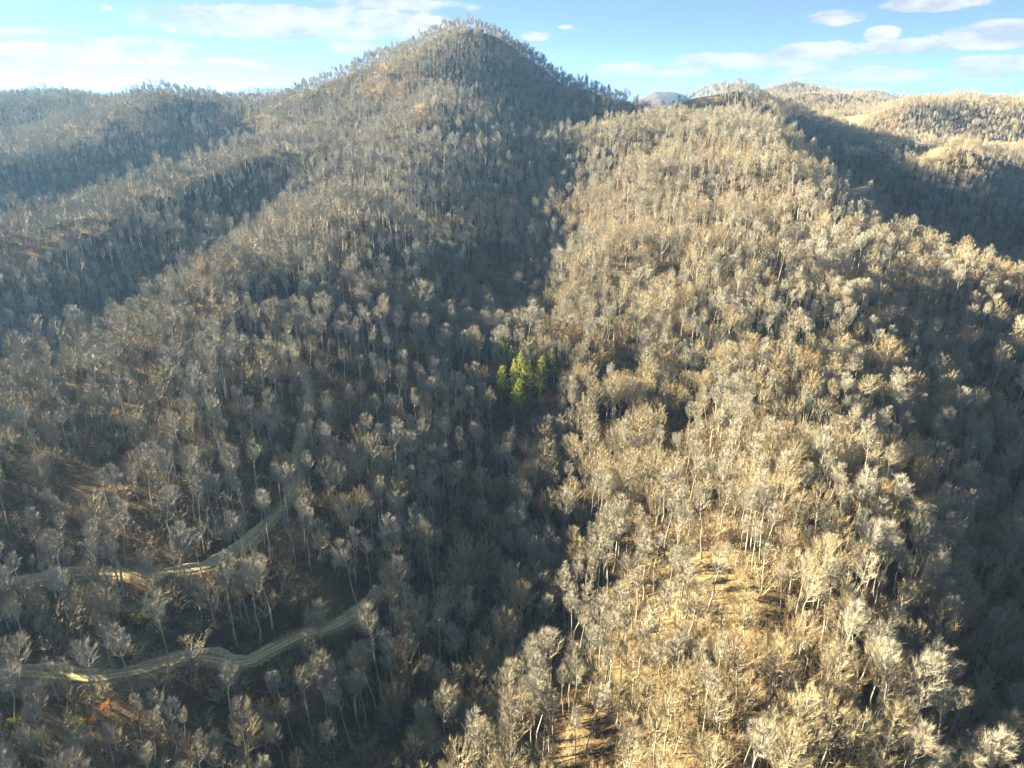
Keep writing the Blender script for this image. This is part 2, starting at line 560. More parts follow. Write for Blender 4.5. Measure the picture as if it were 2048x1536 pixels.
def build_ground():
    ny_, nx_ = HZ.shape
    verts = np.stack([MX.ravel(), MY.ravel(), HZ.ravel()], 1)
    idx = np.arange(ny_ * nx_).reshape(ny_, nx_)
    faces = np.stack([idx[:-1, :-1], idx[:-1, 1:], idx[1:, 1:], idx[1:, :-1]], -1).reshape(-1, 4)
    m, t, b = principled('leaf_litter_ground', 0.95, 0.05)
    geo = t.node('ShaderNodeNewGeometry')
    pos = geo.outputs['Position']
    n1 = t.noise(pos, 0.035, 4, 0.6)
    n2 = t.noise(pos, 0.9, 4, 0.65)
    n3 = t.noise(pos, 0.12, 3, 0.6)
    litter = t.ramp(n1, [(0.3, (0.055, 0.038, 0.025)), (0.5, (0.10, 0.072, 0.045)), (0.7, (0.19, 0.14, 0.08))])
    litter = t.mix(t.math('MULTIPLY', t.smooth(n2, 0.45, 0.75), 0.55), litter, (0.045, 0.03, 0.02))
    litter = t.mix(t.math('MULTIPLY', t.smooth(n3, 0.56, 0.72), 0.6), litter, (0.14, 0.075, 0.04))
    straw = t.ramp(n2, [(0.3, (0.20, 0.15, 0.08)), (0.5, (0.32, 0.26, 0.155)), (0.65, (0.39, 0.33, 0.21)), (0.8, (0.29, 0.24, 0.14))])
    at = t.node('ShaderNodeAttribute', attribute_name='open')
    f = t.smooth(t.math('ADD', at.outputs['Fac'], t.math('MULTIPLY', t.math('SUBTRACT', n2, 0.5), 0.9)), 0.3, 1.0)
    c = t.mix(f, litter, straw)
    ar = t.node('ShaderNodeAttribute', attribute_name='track')
    soil = t.ramp(n2, [(0.3, (0.24, 0.19, 0.12)), (0.7, (0.40, 0.33, 0.21))])
    fr = t.smooth(t.math('ADD', ar.outputs['Fac'], t.math('MULTIPLY', t.math('SUBTRACT', n2, 0.5), 0.6)), 0.25, 0.7)
    c = t.mix(fr, c, soil)
    t.l.new(c, b.inputs['Base Color'])
    bump = t.node('ShaderNodeBump')
    bump.inputs['Strength'].default_value = 0.8
    bump.inputs['Distance'].default_value = 0.6
    t.l.new(n2, bump.inputs['Height'])
    t.l.new(bump.outputs[0], b.inputs['Normal'])
    o = mesh_obj('ground', verts, faces, m, smooth=True)
    a = o.data.attributes.new('open', 'FLOAT', 'POINT')
    a.data.foreach_set('value', OPEN.ravel().astype(np.float32))
    a = o.data.attributes.new('track', 'FLOAT', 'POINT')
    a.data.foreach_set('value', np.clip(1.0 - np.abs(ROADD - 1) / 3.0, 0, 1).ravel().astype(np.float32))
    o['kind'] = 'structure'
    return o


GROUND = build_ground()


# ------------------------------------------------------------------ dirt tracks
def build_tracks():
    m, t, b = principled('rutted_track', 0.95, 0.05)
    at = t.node('ShaderNodeAttribute', attribute_name='across')
    geo = t.node('ShaderNodeNewGeometry')
    pos = geo.outputs['Position']
    n = t.noise(pos, 1.3, 5, 0.65)
    n2 = t.noise(pos, 0.15, 3, 0.6)
    ax = t.math('ABSOLUTE', t.math('ADD', at.outputs['Fac'], t.math('MULTIPLY', t.math('SUBTRACT', n2, 0.5), 0.22)))
    rut = t.math('SUBTRACT', 1.0, t.smooth(t.math('ABSOLUTE', t.math('SUBTRACT', ax, 0.45)), 0.08, 0.26))
    grass = t.ramp(n, [(0.3, (0.23, 0.18, 0.10)), (0.5, (0.33, 0.28, 0.15)), (0.7, (0.44, 0.36, 0.21))])
    clay = t.ramp(n, [(0.3, (0.42, 0.36, 0.25)), (0.7, (0.60, 0.53, 0.39))])
    c = t.mix(t.math('MULTIPLY', rut, t.smooth(t.math('ADD', n, n2), 0.7, 1.05)), grass, clay)
    t.l.new(c, b.inputs['Base Color'])
    bm, bt, bb = principled('raw_clay_bank', 0.95, 0.05)
    g2 = bt.node('ShaderNodeNewGeometry')
    nn = bt.noise(g2.outputs['Position'], 0.9, 5, 0.7)
    cc = bt.ramp(nn, [(0.3, (0.26, 0.20, 0.13)), (0.5, (0.44, 0.37, 0.26)), (0.75, (0.56, 0.50, 0.38))])
    bt.l.new(cc, bb.inputs['Base Color'])
    for key, tr in TRACKS.items():
        P, z, w = tr['P'], tr['z'], tr['w']
        T = np.gradient(P, axis=0)
        T /= np.linalg.norm(T, axis=1)[:, None] + 1e-9
        N = np.stack([-T[:, 1], T[:, 0]], 1)
        lat = np.linspace(-1, 1, 13)
        prof = -0.10 * np.exp(-((np.abs(lat) - 0.45) / 0.16) ** 2) + 0.05 * (1 - lat ** 2)
        wob = 1 + 0.16 * fbm(P[:, 0], P[:, 1], 14, 3, 21)
        wl = lat[None, :] * w * wob[:, None]
        X = P[:, None, 0] + N[:, None, 0] * wl
        Y = P[:, None, 1] + N[:, None, 1] * wl
        Zr = z[:, None] + prof[None] + 0.05 * fbm(X, Y, 3.0, 3, 5) - 0.06
        n, k = X.shape
        idx = np.arange(n * k).reshape(n, k)
        faces = np.stack([idx[:-1, :-1], idx[:-1, 1:], idx[1:, 1:], idx[1:, :-1]], -1).reshape(-1, 4)
        o = mesh_obj('dirt_track', np.stack([X.ravel(), Y.ravel(), Zr.ravel()], 1), faces, m, smooth=True)
        a = o.data.attributes.new('across', 'FLOAT', 'POINT')
        a.data.foreach_set('value', np.tile(lat, n).astype(np.float32))
        o['kind'] = 'structure'
        o['label'] = {'lower': 'rutted dirt track winding along the lower left hillside', 'upper': 'narrower dirt track higher up the left hillside'}[key]
        # the raw cut bank above the uphill edge: scalloped, crumbling
        hl = sample(P[:, 0] + N[:, 0] * 6, P[:, 1] + N[:, 1] * 6)
        hr = sample(P[:, 0] - N[:, 0] * 6, P[:, 1] - N[:, 1] * 6)
        side = np.where(np.convolve(hl - hr, np.ones(15) / 15, 'same') > 0, 1.0, -1.0)
        rows = np.linspace(0, 1, 8)
        sc = np.clip(0.55 + 1.5 * fbm(P[:, 0], P[:, 1], 26, 3, 33), 0, 1.25)
        off = (w + 0.2) + rows[None, :] * (0.4 + 1.7 * sc[:, None]) + 0.45 * fbm(P[:, 0][:, None] + rows[None] * 7, P[:, 1][:, None] + 0 * rows[None], 3.2, 2, 8)
        X = P[:, None, 0] + N[:, None, 0] * side[:, None] * off
        Y = P[:, None, 1] + N[:, None, 1] * side[:, None] * off
        Zb = np.maximum(sample(X, Y) + 0.05, z[:, None] - 0.2 + rows[None] ** 0.7 * 1.5 * sc[:, None] + 0.2 * fbm(X, Y, 1.7, 2, 14))
        Zb[:, -1] = sample(X[:, -1], Y[:, -1]) - 0.3
        n, k = X.shape
        idx = np.arange(n * k).reshape(n, k)
        faces = np.stack([idx[:-1, :-1], idx[:-1, 1:], idx[1:, 1:], idx[1:, :-1]], -1)
        ok = (np.abs(np.diff(side)) < .5) & (sc[:-1] > 0.12)
        faces = faces[ok].reshape(-1, 4)
        o = mesh_obj('track_bank', np.stack([X.ravel(), Y.ravel(), Zb.ravel()], 1), faces, bm, smooth=True)
        o['kind'] = 'structure'


build_tracks()


# ------------------------------------------------------------------ trees: forms
def bark_material(name, stops, mottled=True):
    m, t, b = principled(name, 0.55, 0.35)
    oi = t.node('ShaderNodeObjectInfo')
    gp = t.node('ShaderNodeNewGeometry')
    patch = t.noise(gp.outputs['Position'], 0.014, 2, 0.5)
    c = t.ramp(t.math('ADD', t.math('MULTIPLY', oi.outputs['Random'], 0.62), t.math('MULTIPLY', t.smooth(patch, 0.3, 0.7), 0.38)), stops)
    if mottled:
        geo = t.node('ShaderNodeNewGeometry')
        n = t.noise(geo.outputs['Position'], 1.1, 3, 0.6)
        c2 = t.node('ShaderNodeMix', data_type='RGBA', blend_type='MULTIPLY')
        c2.inputs[0].default_value = 0.5
        t.l.new(c, c2.inputs[6])
        t.l.new(t.ramp(n, [(0.35, (0.55, 0.52, 0.5)), (0.65, (1, 1, 1))]), c2.inputs[7])
        c = c2.outputs[2]
    t.l.new(c, b.inputs['Base Color'])
    return m


M_BARK = bark_material('pale_bark', [(0.0, (0.30, 0.26, 0.20)), (0.3, (0.44, 0.41, 0.36)), (0.55, (0.60, 0.57, 0.51)), (0.75, (0.50, 0.47, 0.41)), (1.0, (0.27, 0.23, 0.18))])
M_TWIG = bark_material('tan_twigs', [(0.0, (0.33, 0.22, 0.125)), (0.25, (0.47, 0.375, 0.225)), (0.5, (0.55, 0.475, 0.325)), (0.7, (0.48, 0.43, 0.32)), (0.85, (0.40, 0.30, 0.18)), (1.0, (0.27, 0.17, 0.10))], False)
M_GREY = bark_material('grey_twigs', [(0.0, (0.38, 0.32, 0.24)), (0.3, (0.46, 0.43, 0.36)), (0.6, (0.54, 0.52, 0.46)), (0.8, (0.44, 0.40, 0.34)), (1.0, (0.34, 0.26, 0.18))], False)
M_OAKLEAF = bark_material('held_oak_leaves', [(0.0, (0.24, 0.13, 0.06)), (0.5, (0.32, 0.20, 0.10)), (1.0, (0.38, 0.27, 0.15))], False)


class Geo:
    def __init__(self):
        self.v, self.f = [], []

    def tube(self, pts, rad, sides):
        base = len(self.v)
        pts = [np.asarray(p, float) for p in pts]
        n = len(pts)
        for i, p in enumerate(pts):
            d = pts[min(i + 1, n - 1)] - pts[max(i - 1, 0)]
            d = d / (np.linalg.norm(d) + 1e-9)
            a = np.cross(d, (0.3, 1, 0.2) if abs(d[2]) > .8 else (0, 0, 1))
            a /= np.linalg.norm(a) + 1e-9
            b = np.cross(d, a)
            for k in range(sides):
                th = 2 * math.pi * k / sides
                self.v.append(p + rad[i] * (math.cos(th) * a + math.sin(th) * b))
        for i in range(n - 1):
            for k in range(sides):
                q = base + i * sides + k
                q2 = base + i * sides + (k + 1) % sides
                self.f.append((q, q2, q2 + sides))
                self.f.append((q, q2 + sides, q + sides))

    def blade(self, p, d, ln, wd, rng):
        """one tapering twig"""
        s = np.cross(d, rng.normal(size=3))
        s /= np.linalg.norm(s) + 1e-9
        i = len(self.v)
        self.v += [p - s * wd * .5, p + s * wd * .5, p + d * ln]
        self.f.append((i, i + 1, i + 2))

    def leaf(self, p, ln, wd, rng, d=None):
        d = rng.normal(size=3) if d is None else d
        d /= np.linalg.norm(d) + 1e-9
        s = np.cross(d, rng.normal(size=3))
        s /= np.linalg.norm(s) + 1e-9
        i = len(self.v)
        self.v += [p - d * ln * .5, p + s * wd * .5, p + d * ln * .5, p - s * wd * .5]
        self.f += [(i, i + 1, i + 2), (i, i + 2, i + 3)]

    def mesh(self, name, mats):
        me = bpy.data.meshes.new(name)
        fill_mesh(me, np.array(self.v), np.array(self.f))
        for m in (mats if isinstance(mats, list) else [mats]):
            me.materials.append(m)
        return me


def unit(v):
    return v / (np.linalg.norm(v) + 1e-9)


def bare_tree(seed, H, cb, cr, top=0.5, nl=22, nsub=6, ntw=11, tw_len=1.25, tw_w=0.05, detail=2, lean=0.03, r0=0.24, sparse=0.0, fork=False):
    """H height, cb crown base fraction, cr crown radius, top: where the crown is widest"""
    rng = np.random.default_rng(seed)
    T, C = Geo(), Geo()
    wob = rng.normal(size=(7, 2)) * 0.012 * H
    wob[0] = 0
    ln = rng.normal(size=2) * lean * H
    hs = np.linspace(-0.05, 1, 7)

    def axis_at(t):
        k = np.interp(t, hs, np.arange(7))
        i = min(int(k), 5)
        a = k - i
        xy = wob[i] * (1 - a) + wob[i + 1] * a + ln * max(t, 0) ** 1.5
        return np.array([xy[0], xy[1], t * H])
    tips = 0.93
    sides = (6, 4, 3)[2 - detail] if detail else 3
    ts = np.linspace(-0.05, tips, (7 if detail == 2 else 4 if detail == 1 else 3))
    T.tube([axis_at(t) for t in ts], [r0 * (1 - 0.86 * max(t, 0) ** 0.85) + (0.12 * r0 if t < 0.01 else 0) for t in ts], sides)
    zc = H * (cb + (1 - cb) * top)
    for i in range(nl):
        # targets over the crown's outer surface, denser towards the top
        q = (i + 0.5) / nl
        cz = 1 - 1.55 * q
        th = i * 2.399963 + rng.normal() * 0.35
        rr = math.sqrt(max(0.0, 1 - min(1, cz * cz)))
        rad = cr * (0.35 + 0.65 * rr) * rng.uniform(0.72, 1.15) * rr ** 0.5
        hz = zc + (H * (1 - (cb + (1 - cb) * top)) * cz if cz > 0 else (zc - cb * H) * cz * 0.9) * rng.uniform(0.85, 1.05)
        if rng.random() < sparse:
            continue
        c0 = axis_at(min(hz / H, 1.0))
        tgt = np.array([c0[0] + math.cos(th) * rad, c0[1] + math.sin(th) * rad, hz])
        rise = rng.uniform(0.9, 1.7) * np.hypot(*(tgt[:2] - c0[:2]))
        t0 = np.clip((hz - rise - 0.4) / H, cb * 0.82, 0.9)
        p0 = axis_at(t0)
        L = np.linalg.norm(tgt - p0)
        mid = p0 * 0.5 + tgt * 0.5
        mid[:2] += (tgt[:2] - p0[:2]) * 0.10 + rng.normal(size=2) * 0.05 * L
        mid[2] -= 0.06 * L
        lr = min(r0 * 0.36, 0.013 * L + 0.022)
        pts = [p0, p0 * .25 + mid * .5 + tgt * .25 + rng.normal(size=3) * .04 * L, tgt] if detail < 2 else [p0, (p0 + mid) * .5 + rng.normal(size=3) * .03 * L, mid, (mid + tgt) * .5 + rng.normal(size=3) * .04 * L, tgt]
        if detail:
            T.tube(pts, list(np.linspace(lr, lr * 0.22, len(pts))), 4 if detail == 2 else 3)
        dirL = unit(tgt - p0)
        for s in range(nsub):
            a = 0.30 + 0.70 * (s + rng.random()) / nsub
            k = a * (len(pts) - 1)
            j = min(int(k), len(pts) - 2)
            ps = pts[j] * (1 - (k - j)) + pts[j + 1] * (k - j)
            out = rng.normal(size=3)
            out[2] = abs(out[2]) * 0.5 + 0.25
            ds = unit(dirL * 1.0 + unit(out) * 0.72 + np.array([0, 0, 0.22]))
            ls = L * rng.uniform(0.22, 0.42) * (1.15 - 0.45 * a)
            pe = ps + ds * ls
            if detail == 2:
                C.tube([ps, ps * .5 + pe * .5 + rng.normal(size=3) * .05 * ls, pe], [0.024, 0.017, 0.008], 3)
            elif detail == 1:
                C.blade(ps, ds, ls, 0.09, rng)
            for w in range(ntw):
                bb = 0.15 + 0.85 * (w + rng.random()) / ntw
                pw = ps + ds * ls * bb
                dw = rng.normal(size=3)
                dw[2] = dw[2] * 0.7 + 0.35
                dw = unit(ds * 1.0 + unit(dw) * 0.55)
                C.blade(pw, dw, tw_len * rng.uniform(0.55, 1.25), tw_w * rng.uniform(0.7, 1.4), rng)
    return T, C


#      H   cb   cr  top  sparse
FORMS = [
    (23, .44, 3.9, .50, .00), (25, .62, 2.7, .50, .05), (20, .34, 4.5, .48, .00), (26, .68, 2.1, .45, .10),
    (18, .34, 3.5, .52, .05), (28, .68, 2.5, .50, .10), (22, .62, 1.8, .40, .20), (22, .42, 4.8, .60, .05),
    (25, .58, 2.8, .70, .25), (16, .28, 3.2, .40, .00), (26, .50, 4.2, .62, .15), (23, .72, 2.1, .50, .30),
]
hi_parts, hi_full, mid_full, lo_full = [], [], [], []


GREY_FORMS = (1, 3, 5, 6, 8, 11)


def join_geo(name, T, C, tw=None):
    me = bpy.data.meshes.new(name)
    nv = len(T.v)
    fill_mesh(me, np.array(T.v + C.v), np.array(T.f + [(a + nv, b + nv, c + nv) for a, b, c in C.f]))
    me.materials.append(M_BARK)
    me.materials.append(tw or M_TWIG)
    me.polygons.foreach_set('material_index', np.r_[np.zeros(len(T.f)), np.ones(len(C.f))].astype(np.int32))
    return me


for i, (H, cb, cr, top, sp) in enumerate(FORMS):
    tw = M_GREY if i in GREY_FORMS else M_TWIG
    T, C = bare_tree(100 + i, H, cb, cr, top, nl=30, nsub=9, ntw=15, tw_len=1.5, tw_w=0.026, detail=2, sparse=sp, r0=.30)
    hi_parts.append((T.mesh('trunk', M_BARK), C.mesh('crown', tw), H))
    hi_full.append(join_geo('bare_tree_form', T, C, tw))
    T, C = bare_tree(100 + i, H, cb, cr, top, nl=24, nsub=6, ntw=8, tw_len=1.7, tw_w=0.058, detail=1, sparse=sp, r0=.34)
    mid_full.append(join_geo('bare_tree_form', T, C, tw))
    T, C = bare_tree(100 + i, H, cb, cr, top, nl=18, nsub=5, ntw=4, tw_len=2.0, tw_w=0.19, detail=0, sparse=sp, r0=0.26)
    lo_full.append(join_geo('bare_tree_form', T, C, tw))
NF = len(FORMS)
# two oaks that keep their dead leaves through the winter
oak_full = []
for i, (H, cb, cr) in enumerate([(15, .3, 3.6), (19, .4, 4.0)]):
    T, C = bare_tree(300 + i, H, cb, cr, .5, nl=20, nsub=6, ntw=5, tw_len=1.0, tw_w=0.05, detail=1)
    rg = np.random.default_rng(320 + i)
    tips = [np.asarray(C.v[f[2]]) for f in C.f]
    for p in tips:
        if rg.random() < .8:
            for q in range(2):
                C.leaf(p + rg.normal(size=3) * .25, .42, .26, rg)
    oak_full.append(join_geo('leafy_oak_form', T, C, M_OAKLEAF))


# understorey: brushy saplings
def brush_form(seed, H, W, n):
    rng = np.random.default_rng(seed)
    C = Geo()
    for i in range(n):
        th = rng.uniform(0, 2 * math.pi)
        r = W * math.sqrt(rng.random()) * 0.35
        p = np.array([r * math.cos(th), r * math.sin(th), -0.1])
        d = unit(np.array([math.cos(th) * 0.5, math.sin(th) * 0.5, 1.0]) + rng.normal(size=3) * .15)
        L = H * rng.uniform(.6, 1.0)
        C.blade(p, d, L, 0.06, rng)
        for k in range(8):
            a = rng.uniform(.3, .95)
            C.blade(p + d * L * a, unit(d + rng.normal(size=3) * .7), H * .28, 0.05, rng)
    return C


M_STRAW = bark_material('dry_grass', [(0.0, (0.33, 0.25, 0.13)), (0.5, (0.50, 0.42, 0.25)), (1.0, (0.44, 0.38, 0.22))], False)
M_BRUSH = bark_material('brown_brush', [(0.0, (0.13, 0.085, 0.058)), (0.3, (0.18, 0.13, 0.09)), (0.6, (0.23, 0.185, 0.135)), (0.85, (0.19, 0.10, 0.06)), (1.0, (0.22, 0.18, 0.10))], False)
brush_full = [brush_form(700 + i, h, w, n_).mesh('brush_form', m_) for i, (h, w, n_, m_) in enumerate([(2.2, 3.0, 30, M_BRUSH), (3.4, 2.6, 30, M_BRUSH), (1.5, 3.4, 30, M_BRUSH), (4.6, 2.4, 26, M_BRUSH), (7.0, 2.0, 14, M_TWIG), (5.5, 2.6, 18, M_TWIG)])]


# ------------------------------------------------------------------ tree positions
rng = np.random.default_rng(11)


def jitter_grid(x0, x1, y0, y1, cell, jit=0.42):
    xs = np.arange(x0, x1, cell)
    ys = np.arange(y0, y1, cell)
    X, Y = np.meshgrid(xs, ys)
    X = X + (np.arange(len(ys)) % 2)[:, None] * cell * .5
    X = X + rng.uniform(-jit, jit, X.shape) * cell
    Y = Y + rng.uniform(-jit, jit, Y.shape) * cell
    return X.ravel(), Y.ravel()


def in_view(x, y, z, mx=260, my=260):
    px, py, f = project(np.stack([x, y, z], -1))
    return (px > -mx) & (px < 2048 + mx) & (py < 1536 + my) & (f > 20)


def visible(x, y, z):
    """can the top of a tree at x, y, z be seen over the ground in between"""
    ok = np.ones(len(x), bool)
    for t in np.linspace(0.03, 0.985, 70):
        ok &= (z * t) > sample(x * t, y * t)
    return ok


def gather(cell, y0, y1, xw, dens=1.0):
    x, y = jitter_grid(-xw, xw, y0, y1, cell)
    z = sample(x, y)
    k = in_view(x, y, z)
    if y0 < 400:   # trees on the sunward side that throw shade into the picture
        px, py, f = project(np.stack([x, y, z], -1))
        k |= (px > -700) & (px < 2048) & (f > 20) & (py < 2000)
    x, y, z = x[k], y[k], z[k]
    road = sample(x, y, ROADD)
    op = sample(x, y, OPEN)
    keep = (road > 2.6) & (rng.random(len(x)) > op * (.55 if y1 < 900 else 1.0))
    x, y, z = x[keep], y[keep], z[keep]
    v = visible(x, y, z + 34)
    return x[v], y[v], z[v]


near_t = gather(4.6, 75, 430, 420)
mid_t = gather(5.6, 430, 900, 900)
km = rng.random(len(mid_t[0])) > np.clip(0.12 - fbm(mid_t[0], mid_t[1], 30, 2, 97) * 1.6, 0, 0.75)
mid_t = tuple(a[km] for a in mid_t)
far_t = gather(6.0, 900, 1700, 1700)
dist_t = gather(13.0, 1700, 4200, 3200)


def slope_density(x, y):
    return fbm(x, y, 45, 3, 90)


# thin and open the stand on the near left hillside, keep the right slope closed
x, y, z = near_t
dn = slope_density(x, y)
px, py, f = project(np.stack([x, y, z], -1))
left = np.clip((1020 - px) / 300, 0, 1) * np.clip((py - 600) / 200, 0, 1) * (1 - .75 * (px < 420) * (py > 1380))
gap = np.clip(0.14 - fbm(x, y, 24, 2, 95) * 1.7, 0, 0.75)
keep = (rng.random(len(x)) > left * np.clip(0.42 - dn * 1.8, 0.0, 0.85)) & (rng.random(len(x)) > gap)
near_t = (x[keep], y[keep], z[keep])

# trees that stand out in the photograph: foot in photo pixels, form, size
NOTED = [
    (848, 672, 7, 1.45, 'very broad fan-crowned pale tree standing above the dark hollow'),
    (806, 640, 2, 1.2, 'second broad fan-crowned tree left of the largest fan-crowned tree'),
    (1020, 1098, 2, .95, 'single sunlit fan-shaped tree just below the pale boulder'),
    (1762, 790, 7, 1.35, 'large whitish round-crowned tree at the edge of the shaded right gully'),
    (905, 765, 5, 1.15, 'tall straight poplar, leftmost of the row left of the pines'),
    (922, 772, 3, 1.2, 'tall straight poplar, second of the row left of the pines'),
    (943, 766, 5, 1.1, 'tall straight poplar, third of the row left of the pines'),
    (962, 772, 3, 1.15, 'tall straight poplar, rightmost of the row left of the pines'),
    (1085, 985, 2, 1.25, 'broad bright tree on the right bank between pines and pale boulder'),
    (520, 1285, 5, 1.0, 'tall pale-trunked tree above the first bend of the lower track'),
    (475, 1295, 3, 1.1, 'slender leaning pale tree above the cut bank of the lower track'),
    (545, 1265, 3, 1.0, 'slim tree right of the tall pale-trunked one above the lower track'),
    (628, 1390, 6, 1.05, 'thin sparse tree just below the bend of the lower track'),
    (575, 1010, 4, .6, 'small sunlit tree on the nose inside the upper track bend'),
    (720, 1240, 5, 1.05, 'tall sunlit tree where the lower track leaves the slope'),
    (940, 1290, 0, 1.0, 'dense fan-crowned tree at the dark creek line, lower centre'),
    (925, 1230, 2, .9, 'round sunlit tree left of the dark creek line'),
    (820, 1285, 1, .9, 'bright branching tree standing alone in the shade left of creek'),
    (80, 1140, 6, .9, 'leaning thin tree above the left end of the upper track'),
    (1860, 905, 0, .9, 'golden sunlit tree at the rim of the shaded right gully'),
    (1835, 885, 2, .85, 'left neighbour of the golden tree at the shaded gully rim'),
]
nt = []
for (qx, qy, fm, sc, lab) in NOTED:
    c = hit(qx, qy, 70, 700)
    nt.append((c[0], c[1], float(sample(c[0], c[1])), fm, sc, lab))
x, y, z = near_t
keep = np.ones(len(x), bool)
for n_ in nt:
    keep &= np.hypot(x - n_[0], y - n_[1]) > 3.6
lt_xy = hit(404, 1392, 70, 700)
keep &= ~((np.abs(x - lt_xy[0] * y / lt_xy[1]) < 5.0) & (y < lt_xy[1] + 7) & (y > lt_xy[1] - 24))
PINES = [(1010, 770, 1.0), (1066, 768, .85), (1094, 770, .75), (1079, 800, .9), (1022, 815, .95), (1003, 822, 1.05), (1044, 808, 1.1), (1058, 812, .85), (1041, 838, .95), (1027, 862, 1.0), (1108, 775, .7), (1000, 790, .8)]
pine_xy = [hit(px_, py_, 70, 700) for px_, py_, _ in PINES]
for c in pine_xy:
    keep &= np.hypot(x - c[0], y - c[1]) > 3.0
    # the creek runs along their near side and leaves a gap in the woods
    keep &= ~((np.abs(x - c[0] * y / c[1]) < 3.5) & (y < c[1]) & (y > c[1] - 26))
# the clear strip below the tracks: cutting the bench has thinned the downhill edge
tx, ty, tf = project(np.stack([x, y, z + 9.0], -1))
bx_, by_, _ = project(np.stack([x, y, z], -1))
cx_, cy_, _ = project(np.stack([x, y, z + 21.0], -1))
for key, lo, hi, amt in (('lower', 270, 720, .985), ('lower', -50, 285, .5), ('upper', 490, 560, .45), ('upper', 60, 240, .25)):
    tr = TRACKS[key]
    rx, ry, rf = project(np.stack([tr['P'][:, 0], tr['P'][:, 1], tr['z']], -1))
    for qx, qy, qf in zip(rx[::3], ry[::3], rf[::3]):
        if lo <= qx < hi:
            cov = (tf < qf) & (np.abs(tx - qx) < 4.3 * F / tf) & (cy_ - 6 < qy) & (by_ > qy)
            keep &= ~(cov & (np.sin(x * 37.7 + y * 91.3) * .5 + .5 < amt))
x, y, z = x[keep], y[keep], z[keep]
# a fringe of trees along the lower edge of the upper track
tp = TRACKS['upper']['P']
ex = []
for q in tp[::2]:
    for off in (4.0, 7.5):
        if rng.random() < .42:
            ex.append((q[0] + rng.uniform(-2, 4.5), q[1] - off + rng.uniform(-1.2, 1.2)))
ex = np.array(ex)
ex = ex[sample(ex[:, 0], ex[:, 1], ROADD) > 2.8]
near_t = (np.r_[x, ex[:, 0]], np.r_[y, ex[:, 1]], np.r_[z, sample(ex[:, 0], ex[:, 1])])
PTS = np.concatenate([np.stack(t, 1) for t in (near_t, mid_t, far_t, dist_t)])
LOD = np.concatenate([np.zeros(len(near_t[0])), np.ones(len(mid_t[0])), np.full(len(far_t[0]), 2), np.full(len(dist_t[0]), 3)]).astype(int)
FORM = rng.integers(0, NF, len(PTS))
# stands: neighbours tend to be of one form and height
st = fbm(PTS[:, 0], PTS[:, 1], 70, 2, 120)
st2 = fbm(PTS[:, 0], PTS[:, 1], 55, 2, 140)
pick = rng.random(len(PTS))
hx, hy, _ = project(PTS)
shade = np.clip((1040 - hx) / 160, 0, 1)      # tall straight poplars fill the hollow and the left slopes
st = st + .22 * shade - .12 * (1 - shade)
FORM = np.where((st > .12) & (pick < .75), rng.choice([1, 3, 5, 6, 8, 11], len(PTS)), FORM)
FORM = np.where((st < -.12) & (pick < .75), rng.choice([0, 2, 4, 7, 9, 10], len(PTS)), FORM)
opn = sample(PTS[:, 0], PTS[:, 1], OPEN)
FORM = np.where((opn > .22) & (LOD == 0), rng.choice([6, 8, 11, 3], len(PTS)), FORM)
SCL = np.clip(rng.normal(0.92, 0.18, len(PTS)) + 0.32 * st2, 0.45, 1.35)
small = rng.random(len(PTS)) < 0.16
SCL = np.where(small, SCL * rng.uniform(.4, .75, len(PTS)), SCL)
SCL = SCL * np.array([.80, .80, .68, .90])[LOD] * np.where(np.isin(FORM, GREY_FORMS) & (LOD < 2), 1.12, 1.0)
ROT = rng.uniform(0, 2 * math.pi, len(PTS))
print('trees', len(PTS), [int((LOD == k).sum()) for k in range(4)])

# the 300 that show largest become things of their own
ppx, ppy, pf = project(PTS + np.array([0, 0, 12.0]))
size = SCL / pf
inside = (ppx > 10) & (ppx < 2038) & (ppy > 0) & (ppy < 1500) & (LOD == 0)
order = np.argsort(np.where(inside, -size, 0))
HERO = order[:300]
is_hero = np.zeros(len(PTS), bool)
is_hero[HERO] = True


